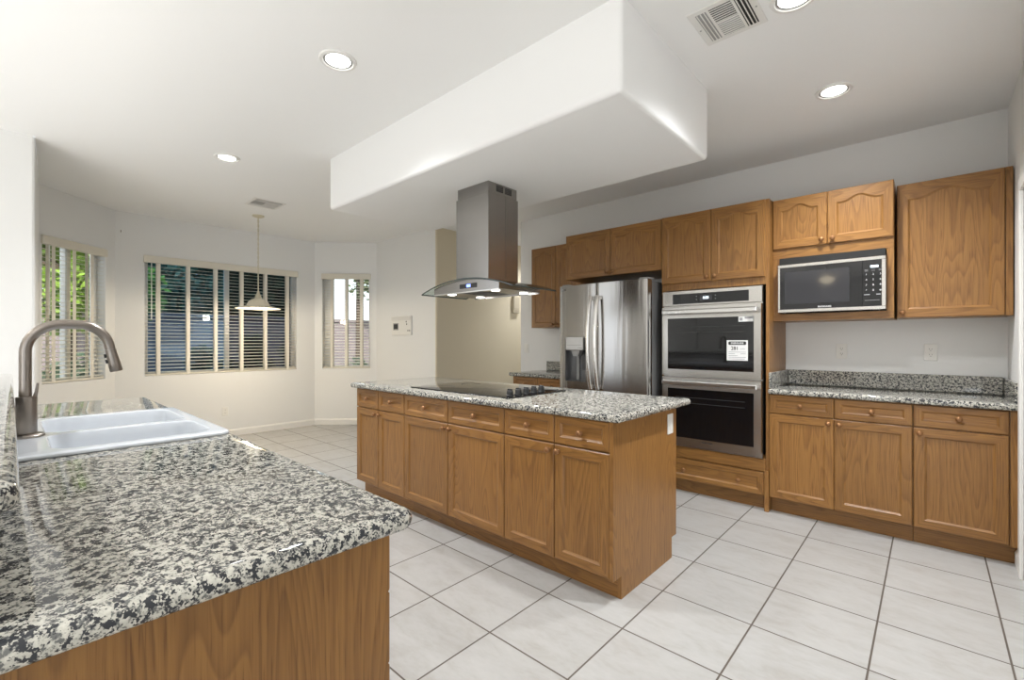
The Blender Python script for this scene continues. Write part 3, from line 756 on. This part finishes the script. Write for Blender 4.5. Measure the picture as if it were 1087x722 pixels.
keys = [('1', '2', '3'), ('4', '5', '6'), ('7', '8', '9'), ('*', '0', '#')]
for r in range(4):
    for c in range(3):
        u, z = -.314+.0365*c, 1.702-.035*r
        text('key', keys[r][c], .016, WINK, kp, (u, 3.8228, z))
km = MB()
for r in range(2):
    for c in range(3): km.box(-.323+.0365*c, 3.8227, 1.724+.008*r, -.305+.0365*c, 3.823, 1.7255+.008*r)
km.box(-.326, 3.8227, 1.566, -.296, 3.823, 1.572).box(-.262, 3.8227, 1.566, -.240, 3.823, 1.572).box(-.322, 3.8227, 1.53, -.245, 3.823, 1.532)
build('key_marks', km, GINK, kp)
T = thing('wall_cabinet', 'single door oak wall cabinet in the corner right of the microwave', 'cabinet', (.1, 4.13, 1.41))
build('carcass', MB().box(-.166, 3.9795, 1.415, .358, YB-.001, 2.293), [WV], T)
d = panel('door', T, -.164, .325, 1.415, 2.290, 3.96, 1, .055, .045); knob(d, -.135, 1.447, 3.96, 1)
build('filler_strip', MB().box(.329, 3.964, 1.415, .358, 3.9785, 2.290), [WV], T)
outlet('left one of the two white outlets above the backsplash, below the microwave', (-.503, YB, 1.183), '-y', group='outlets above the right counter')
outlet('white outlet above the backsplash below the corner wall cabinet', (.001, YB, 1.184), '-y', group='outlets above the right counter')
outlet('white light switch on the wall left of the refrigerator, at the hall corner', (-3.685, YB, 1.17), '-y', True, cat='switch', name='light_switch')
outlet('low white outlet on the bay wall below the big window', (-6.85, 1.903, .335), '+x')

# ------------------------------------------------------------------ range hood
T = thing('range_hood', 'stainless island range hood with square chimney and curved glass canopy', 'range hood', (-2.345, 2.3, 1.6))
hx0, hx1, hy0, hy1 = -2.503, -2.178, 2.148, 2.448
build('chimney', MB().box(hx0, hy0, 1.655, hx1, hy1, 2.262, bev=.002), SH, T)
up = build('chimney_extension', MB().box(hx0+.008, hy0+.008, 2.262, hx1-.006, hy1-.008, 2.3375, bev=.001), SH, T)
v = MB()
for y0, y1 in ((2.232, 2.300), (2.318, 2.386)):
    for k in range(4): v.box(hx1-.0062, y0, 2.284+.011*k, hx1-.0050, y1, 2.2925+.011*k)
build('vent_slots', v, SLOT, up)
build('seam', MB().box(hx1-.001, 2.318, 1.66, hx1+.0006, 2.321, 2.262), DKG, T)
gx, gw = -2.36, .46
def gz(x): return 1.682-.080*((x-gx)/gw)**2
xs = [gx-gw+2*gw*i/32 for i in range(33)]
gm = MB(); ya, yb2 = 2.08, 2.53
for i in range(32):
    a, b = xs[i], xs[i+1]
    gm.add([(a, ya, gz(a)), (b, ya, gz(b)), (b, yb2, gz(b)), (a, yb2, gz(a))], [[0, 1, 2, 3]], 0, True)
    gm.add([(a, ya, gz(a)+.009), (b, ya, gz(b)+.009), (b, yb2, gz(b)+.009), (a, yb2, gz(a)+.009)], [[0, 1, 2, 3]], 0, True)
    for y in (ya, yb2): gm.add([(a, y, gz(a)), (b, y, gz(b)), (b, y, gz(b)+.009), (a, y, gz(a)+.009)], [[0, 1, 2, 3]], 1, True)
for x in (xs[0], xs[-1]): gm.add([(x, ya, gz(x)), (x, yb2, gz(x)), (x, yb2, gz(x)+.009), (x, ya, gz(x)+.009)], [[0, 1, 2, 3]], 1)
build('glass_canopy', gm, [GHD, GEDGE], T)
bx0, bx1 = -2.69, -2.03; bs = [bx0+(bx1-bx0)*i/20 for i in range(21)]
poly = [(bx0, 1.6), (bx1, 1.6)] + [(x, gz(x)-.002) for x in reversed(bs)]
hb = build('hood_body', MB().prism(poly, 2.098, 2.512, 'xz'), SH, T)
build('control_strip', MB().box(-2.405, 2.0955, 1.622, -2.235, 2.098, 1.652), BLK, hb)
build('blue_display', MB().box(-2.335, 2.0950, 1.628, -2.295, 2.0955, 1.647), BLUE, hb)
fl = MB()
for a, b in ((-2.47, -2.365), (-2.355, -2.25)):
    for k in range(10): fl.box(a, 2.16+.03*k, 1.5985, b, 2.175+.03*k, 1.6)
build('grease_filter', fl, DKG, hb)
for y in (2.098, 2.504): build('underside_rim', MB().box(-2.69, y, 1.592, -2.03, y+.008, 1.6), SS, hb)
for x in (-2.575, -2.13):
    for y in (2.17, 2.455):
        build('hood_lamp', MB().lathe([(.0, .001), (.03, .001), (.03, -.004), (.022, -.006), (0, -.006)], (x, y, 1.6), 'z', 20), LED, hb)
        light('hood_light', 'SPOT', (x, y, 1.585), HOOD_W*4, (1, .97, .93), spot_size=2.3, spot_blend=.6, shadow_soft_size=.022, parent=T)

# ------------------------------------------------------------------ recessed lights, vents, pendant
def downlight(x, y, label, lit=CAN_W):
    T = thing('recessed_light', label, 'ceiling light', (x, y, ZC), 0, 'recessed ceiling lights')
    build('trim_ring', MB().lathe([(.073, -.002), (.077, -.010), (.091, -.008), (.095, -.001), (.095, 0), (.073, 0), (.073, -.002)], (x, y, ZC), 'z', 36, caps=False), PT, T)
    build('baffle', MB().lathe([(.063, -.0035), (.070, -.0045), (.0725, -.004), (.0725, -.001), (.063, -.001), (.063, -.0035)], (x, y, ZC), 'z', 36, caps=False), GRY, T)
    build('lens', MB().lathe([(0, -.004), (.055, -.005), (.0625, -.0035), (.0625, -.0005), (0, -.0005)], (x, y, ZC), 'z', 30), LED, T)
    light('downlight', 'SPOT', (x, y, ZC-.03), lit*4, (.97, .985, 1.0), spot_size=2.3, spot_blend=1.0, shadow_soft_size=.065, parent=T)
downlight(-2.317, 1.17, 'round recessed light in front of the soffit, above the sink counter')
downlight(-4.21, 1.183, 'small round recessed light nearest the breakfast bay')
downlight(-.424, 3.298, 'round recessed light above the counter with the microwave')
downlight(-.434, 2.285, 'round recessed light cut by the top edge of the photo, beside the square vent')
for x, y in ((-.5, -1.2), (-3.2, -1.6)): downlight(x, y, 'added round recessed light in the family room ceiling, unseen behind the camera')  # unseen ceiling cans added for more light

downlight(-4.27, 5.6, 'added unseen round recessed light in the hall ceiling beyond the white wall', 22)  # unseen can added to brighten the beige hall walls
def vent(label, cx, cy, w, h):
    T = thing('ceiling_vent', label, 'air vent', (cx, cy, ZC), 0, 'ceiling air vents')
    build('frame', MB().box(cx-w/2, cy-h/2, ZC-.006, cx+w/2, cy+h/2, ZC, bev=.003), PT, T)
    iw, ih = w-.06, h-.06; q = iw/4; b = ih/4
    def blk(x0, y0, x1, y1, alongx, n, mat, lift=.0):
        bk = build('louver_bank', MB().box(x0, y0, ZC-.0066, x1, y1, ZC-.006), mat, T); m = MB()
        for k in range(n):
            t = (k+.5)/n
            if alongx: yy = y0+(y1-y0)*t; m.box(x0, yy-.0022, ZC-.0095, x1, yy+.0022, ZC-.0066)
            else: xx = x0+(x1-x0)*t; m.box(xx-.0022, y0, ZC-.0095, xx+.0022, y1, ZC-.0066)
        build('louvers', m, PT, bk)
    X0, X1, Y0, Y1 = cx-iw/2, cx+iw/2, cy-ih/2, cy+ih/2; g = .006
    blk(X0, Y0, X0+q-g, Y1, False, 3, GRY); blk(X1-q+g, Y0, X1, Y1, False, 3, SLOT)
    blk(X0+q+g, Y0, X1-q-g, cy-g, True, 7, SLOT); blk(X0+q+g, cy+g, X1-q-g, Y1, True, 7, GRY)
    build('screws', MB().lathe([(0, -.0085), (.004, -.008), (.004, -.006)], (X0-.016, cy, ZC), 'z', 8).lathe([(0, -.0085), (.004, -.008), (.004, -.006)], (X1+.016, cy, ZC), 'z', 8), GRY, T)
vent('large square white ceiling vent in the kitchen, right of the soffit', -.69, 2.225, .27, .29)
vent('small white ceiling vent above the hanging lamp', -5.325, 1.862, .33, .32)

T = thing('pendant_lamp', 'cream hanging lamp with wide saucer shade in front of the middle bay window', 'pendant lamp', (-5.9, 1.985, ZC))
px, py = -5.9, 1.985
build('canopy', MB().lathe([(0, -.022), (.04, -.02), (.062, -.012), (.066, 0), (0, 0)], (px, py, ZC), 'z', 24), CREAMG, T)
ch = MB()
z = ZC-.022; k = 0
while z > 2.12:
    a = 0 if k % 2 == 0 else PI/2; pts = []
    for i in range(13):
        t = 2*PI*i/12; u = .0085*math.cos(t); pts.append((px+u*math.cos(a), py+u*math.sin(a), z-.016+.017*math.sin(t)))
    ch.tube(pts, .0026, 6); z -= .027; k += 1
build('chain', ch, CREAMG, T)
build('cord', MB().tube([(px+.004, py, ZC-.02), (px-.006, py+.004, 2.45), (px+.003, py-.003, 2.13)], .0025, 6), CREAMG, T)
build('stem', MB().lathe([(.0, 2.13), (.006, 2.12), (.006, 1.86), (.012, 1.85), (.015, 1.83), (.03, 1.80), (.036, 1.775), (.036, 1.755), (0, 1.755)], (px, py, 0), 'z', 20), CREAMG, T)
build('shade', MB().lathe([(.038, 1.765), (.075, 1.752), (.105, 1.725), (.118, 1.695), (.125, 1.682), (.16, 1.672), (.215, 1.656), (.238, 1.650), (.238, 1.644), (.21, 1.648), (.16, 1.662), (.12, 1.672), (.108, 1.69), (.095, 1.72), (.07, 1.742), (.038, 1.755)], (px, py, 0), 'z', 48, caps=False), SHADEG, T)
build('bulb', MB().lathe([(0, 1.640), (.05, 1.645), (.085, 1.66), (.098, 1.68), (.08, 1.715), (.04, 1.74), (0, 1.745)], (px, py, 0), 'z', 24), BULB, T)
light('pendant_light', 'POINT', (px, py, 1.615), 34, (1, .86, .66), shadow_soft_size=.05, parent=T)

# ------------------------------------------------------------------ wall control panel and hall plate
T = thing('control_panel', 'white wall control panel with small dark screen, between the bay and the hall', 'wall panel', (-5.515, 3.74, 1.475))
build('housing', MB().box(-.235, -.028, -.135, .235, 0, .135, bev=.006), WPL, T, local=True)
build('top_flap', MB().box(-.232, -.034, .075, .232, -.028, .128, bev=.002), plain('pale_plastic', (.70, .69, .66), .4), T, local=True)
build('screen', MB().box(-.175, -.030, -.045, -.075, -.028, .025), SLOT, T, local=True)
build('bezel', MB().box(-.19, -.0288, -.06, -.06, -.028, .04), GRY, T, local=True)
bt = MB()
for u, z in ((.14, .02), (.17, -.07), (.21, -.07), (.13, .055)): bt.lathe([(0, .001), (.012, .001), (.012, 0)], (u, -.028, z), '-y', 10)
build('buttons', bt, DKG, T, local=True)
T = thing('door_chime', 'slim beige box high on the hall wall behind the hood', 'door chime', (-4.75, 5.26, 1.82), PI/2)
build('housing', MB().box(-.07, -.045, -.13, .07, 0, .13, bev=.008), plain('beige_plastic', (.52, .46, .35), .5), T, local=True)
build('grille', MB().box(-.05, -.048, -.10, .05, -.045, -.09).box(-.05, -.048, -.07, .05, -.045, -.06), plain('beige_dark', (.42, .37, .28), .5), T, local=True)
hk = thing('wall_hook', 'tiny metal hook high on the bay wall between the narrow and the middle window', 'hook', (-6.85, .85, 2.518), PI/2)
build('hook', MB().tube([(0, 0, .012), (0, -.012, .012), (0, -.018, .0), (0, -.012, -.012)], .004, 8), NK, hk, local=True)

# ------------------------------------------------------------------ sink peninsula
CX0, CX1, CY0, CY1 = -3.625, -.785, -.049, .572
hole = list(reversed(rrect(-2.80, .006, -1.96, .525, .05)))
ct = MB(); slab(ct, CX0, CY0, CX1, CY1, .874, .914, .03, .018, [hole], rs=(.02, .035, .03, .02))
tag(build('sink_countertop', ct, GR, origin=(-2.2, .26, .874)), 'speckled granite countertop around the white sink, nearest the camera', 'countertop')
bt = MB(); slab(bt, -3.66, -.36, -.822, .008, 1.0505, 1.089, .03, .016, rs=(.03, .03, .03, .03))
tag(build('bar_top', bt, GR, origin=(-2.2, -.17, 1.05)), 'raised granite bar top at the left edge of the photo, behind the faucet', 'bar top')
pg = 'oak cabinets under the sink counter'
PYF = .562
T = base_cabinet('oak drawer bank at the near end of the sink counter, plain brown end panel', pg, -1.36, -.872, PYF, CY0+.001, -1, [-1.36, -.872], 'r', bank=True, zt=.870, ztop=.8735)
ep = [(PYF-.078, 0), (CY0+.002, 0), (CY0+.002, .874), (PYF-.019, .874), (PYF-.019, .113), (PYF-.078, .113)]
build('end_panel', MB().prism(ep, -.8715, -.853, 'yz'), [DV], T)
for ch_ in T.children:
    if ch_.name.startswith('carcass'): ch_.data.materials[0] = WV
# sink base is a hollow shell so that the bowls hang free
T = thing('base_cabinet', 'oak sink base cabinet below the white double sink', 'cabinet', (-2.38, .26, 0), 0, pg)
sx0, sx1 = -2.86, -1.90
build('carcass', MB().box(sx0, CY0+.001, .113, sx0+.018, PYF-.0195, .874).box(sx1-.018, CY0+.001, .113, sx1, PYF-.0195, .874).box(sx0+.018, CY0+.001, .113, sx1-.018, PYF-.0195, .131).box(sx0+.018, PYF-.034, .131, sx1-.018, PYF-.0195, .874), [WV], T)
build('toe_kick', MB().box(sx0, CY0+.03, 0, sx1, PYF-.078, .113), [WX], T)
for i, (a, b) in enumerate(((sx0+GAP, -2.382), (-2.378, sx1-GAP))):
    d = panel('door', T, a, b, .118, .716, PYF, -1); knob(d, b-.03 if i == 0 else a+.03, .688, PYF, -1)
    panel('false_drawer', T, a, b, .728, .871, PYF, -1, .036, 0, True)
base_cabinet('oak base cabinet between the sink base and the drawer bank', pg, -1.899, -1.361, PYF, CY0+.001, -1, [-1.899, -1.361], 'r', zt=.870, ztop=.8735)
base_cabinet('oak base cabinet at the far end of the sink counter', pg, -3.60, -2.861, PYF, CY0+.001, -1, [-3.60, -3.23, -2.861], 'rl', zt=.870, ztop=.8735)
# sink
T = thing('kitchen_sink', 'white enamel double bowl sink set in the granite counter', 'sink', (-2.385, .26, .914))
bowls = [(-2.775, .088, -2.362, .508), (-2.312, .088, -1.985, .508)]
ex = (-2.842, -.035, -1.928, .560)
s = MB()
zr = .929
pr = [(.004, .9142), (0, .918), (.001, .924), (.006, .928), (.013, zr)]
outl = [[(x, y, z) for x, y in rrect(*ex, .045, ins, 7)] for ins, z in pr]
s.loops(outl, 0, False, False, True)
bm = bmesh.new()
ov = [bm.verts.new((x, y, zr)) for x, y in rrect(*ex, .045, .013, 7)]; es = [bm.edges.new((ov[i], ov[(i+1) % len(ov)])) for i in range(len(ov))]
for bw in bowls:
    hv = [bm.verts.new((x, y, zr)) for x, y in rrect(*bw, .06, -.008, 7)]; es += [bm.edges.new((hv[i], hv[(i+1) % len(hv)])) for i in range(len(hv))]
bmesh.ops.triangle_fill(bm, use_beauty=True, edges=es); s.from_bm(bm, 0, True)
build('rim', s, SINK, T)
for bw in bowls:
    q = MB()
    pf = [(-.008, zr), (-.003, zr-.002), (0, zr-.008), (.004, zr-.03), (.012, zr-.12), (.018, zr-.165), (.03, zr-.185), (.055, zr-.193)]
    q.loops([[(x, y, z) for x, y in rrect(*bw, .06, i, 7)] for i, z in pf], 0, False, True, True)
    pb = build('bowl', q, SINK, T)
    build('drain', MB().lathe([(.042, 0), (.04, .004), (.03, .001), (0, -.001)], ((bw[0]+bw[2])/2, (bw[1]+bw[3])/2+.02, zr-.193), 'z', 20), CHR, pb)
# faucet
T = thing('faucet', 'tall brushed nickel pull-down faucet standing on the white sink', 'faucet', (-2.32, .034, zr))
fx, fyy = -2.32, .037
build('base_flange', MB().lathe([(0, 0), (.047, 0), (.047, .006), (.042, .011), (.036, .013), (0, .013)], (fx, fyy, zr), 'z', 32), NK, T)
build('valve_body', MB().lathe([(.0265, .013), (.027, .02), (.027, .135), (.026, .140), (.016, .141), (0, .141)], (fx, fyy, zr), 'z', 32), NK, T)
pts = [(fx, .034, 1.065), (fx, .034, 1.20)]
for i in range(13):
    a = PI - (PI/2)*i/12; pts.append((fx, .034+.095+.095*math.cos(a), 1.225+.098*math.sin(a)))
for i in range(1, 13):
    a = PI/2 - math.radians(80)*i/12; pts.append((fx, .168+.088*math.cos(a), 1.226+.097*math.sin(a)))
lastp = Vector(pts[-1]); d = (Vector(pts[-1])-Vector(pts[-2])).normalized()
pts.append(tuple(lastp+d*.012))
build('spout', MB().tube(pts, .0165, 20), NK, T)
p0 = lastp+d*.0125
sp = build('spray_head', MB().tube([p0, p0+d*.02, p0+d*.055, p0+d*.083, p0+d*.086], .021, 20, rr=[.0172, .0178, .0190, .0200, .0185]), NK, T)
nrm = Vector((0, -d.z, d.y)) * (-1 if -d.z > 0 else 1)
for t in (.022, .044):
    c = p0+d*t+nrm*.0172; build('spray_button', MB().tube([c, c+nrm*.006], .0075, 12), BLKM, sp)
build('lever_handle', MB().tube([(fx+.002, fyy+.02, 1.068), (fx+.004, fyy+.024, 1.085), (fx+.005, fyy+.027, 1.115)], .004, 10, rr=[.006, .0045, .0035]), NK, T)

# ------------------------------------------------------------------ family room ceiling fan (mirrored in the microwave door)
T = thing('ceiling_fan', 'ceiling fan with glowing bowl light, mirrored in the microwave door', 'ceiling fan', (-1.48, -3.0, ZC))
fx, fy2 = -1.48, -3.0
build('downrod', MB().lathe([(.06, 0), (.055, -.03), (.012, -.045), (.012, -.16), (0, -.16)], (fx, fy2, ZC), 'z', 20), WPL, T)
build('motor', MB().lathe([(0, -.15), (.07, -.16), (.11, -.19), (.11, -.24), (.08, -.265), (0, -.265)], (fx, fy2, ZC), 'z', 28), WPL, T)
build('light_bowl', MB().lathe([(.10, -.27), (.125, -.285), (.12, -.32), (.08, -.36), (.03, -.38), (0, -.383)], (fx, fy2, ZC), 'z', 28), BOWL, T)
for k in range(5):
    X = Matrix.Translation((fx, fy2, ZC-.215)) @ Matrix.Rotation(2*PI*k/5+.3, 4, 'Z') @ Matrix.Rotation(math.radians(10), 4, 'X')
    build('blade', MB().prism(rrect(.16, -.065, .62, .065, .04), -.004, .004, xf=X).box(.10, -.018, -.003, .20, .018, .006, xf=X), WPL, T)

# ------------------------------------------------------------------ back yard seen through the blinds
struct('ground', MB().box(-30, -22, -.40, 12, 24, -.16), GRAVEL)
struct('wall_garden', MB().box(-11.7, -8, -.16, -11.5, 13, 1.75).box(-11.74, -8, 1.75, -11.46, 13, 1.83), BLOCKW)
def plant(name, label, cat, c, r, leaf, n, size, mat, trunk=None, group=None, clumps=9):
    T = thing(name, label, cat, (c[0], c[1], -.16), 0, group); m = MB(); rnd = random.Random(int(c[0]*97+c[1]*131))
    cl = [(Vector((rnd.gauss(0, .45), rnd.gauss(0, .45), rnd.gauss(0, .45))), rnd.uniform(.35, .6)) for _ in range(clumps)]
    for _ in range(n):
        o, q = rnd.choice(cl); v = Vector((rnd.gauss(0, 1), rnd.gauss(0, 1), rnd.gauss(0, 1))).normalized()*q*rnd.random()**.4 + o
        p = Vector((c[0]+v.x*r[0], c[1]+v.y*r[1], max(-.1, c[2]+v.z*r[2])))
        a = Vector((rnd.gauss(0, 1), rnd.gauss(0, 1), rnd.gauss(0, .6))).normalized(); b = a.cross(Vector((rnd.gauss(0, 1), rnd.gauss(0, 1), rnd.gauss(0, 1)))).normalized()
        s = size*rnd.uniform(.6, 1.3)
        m.add([p-a*s, p+b*s*.45, p+a*s, p-b*s*.45], [[0, 1, 2, 3]])
    build('foliage', m, mat, T)
    tr = MB(); zc = c[2]
    for k in range(5 if trunk else 7):
        e = Vector((c[0]+rnd.uniform(-.5, .5)*r[0], c[1]+rnd.uniform(-.5, .5)*r[1], zc+rnd.uniform(-.2, .5)*r[2]))
        b0 = Vector((c[0], c[1], -.16)); mid = Vector((c[0], c[1], zc-.5*r[2])) if trunk else b0.lerp(e, .4)
        tr.tube([b0, mid, e], .05, 7, rr=[trunk or .02, (trunk or .02)*.7, .01])
    build('trunk' if trunk else 'stems', tr, BARK, T)
    return T
tg = 'trees behind the garden wall'; sg = 'shrubs along the garden wall'
plant('leafy_tree', 'bright green leafy tree seen through the narrow window behind the faucet', 'tree', (-9.9, .65, 2.75), (.9, 1.2, 1.1), 0, 7000, .085, LEAFG, .07, tg)
plant('dense_tree', 'dark dense tree seen through the left half of the middle bay window', 'tree', (-13.4, 1.9, 2.9), (1.0, 1.0, 2.0), 0, 7000, .13, LEAFD, .12, tg)
plant('dense_tree', 'dark dense tree seen through the right half of the middle bay window', 'tree', (-13.6, 5.0, 2.8), (1.0, 1.0, 2.0), 0, 6000, .13, LEAFD, .12, tg)
plant('dense_tree', 'dark broad tree far back, in the centre of the middle bay window', 'tree', (-17.5, 4.6, 3.2), (1.5, 1.9, 2.3), 0, 9000, .15, LEAFD, .14, tg)
plant('leafy_tree', 'tree with dark leaves against pale sky in the narrow window by the control panel', 'tree', (-11.0, 6.1, 3.25), (.7, .9, .7), 0, 900, .09, LEAFM, .07, tg)
plant('leafy_shrub', 'tall green shrub against the garden wall in the narrow window by the control panel', 'shrub', (-10.6, 7.0, 1.5), (.5, .55, .9), 0, 1500, .06, LEAFM, None, sg)
for y, lab in ((.55, 'dark low shrub seen low in the narrow window behind the faucet'), (2.6, 'dark low shrub seen low in the left part of the middle bay window'), (3.9, 'dark low shrub seen low in the right part of the middle bay window'), (5.9, 'dark low shrub low in the narrow window by the wall control panel')):
    plant('low_shrub', lab, 'shrub', (-9.0-.5*(y-2.6) if 5 > y > 1 else -8.2 if y < 1 else -9.4, y, .5), (.5, .6, .72), 0, 3600, .05, LEAFD, None, sg)
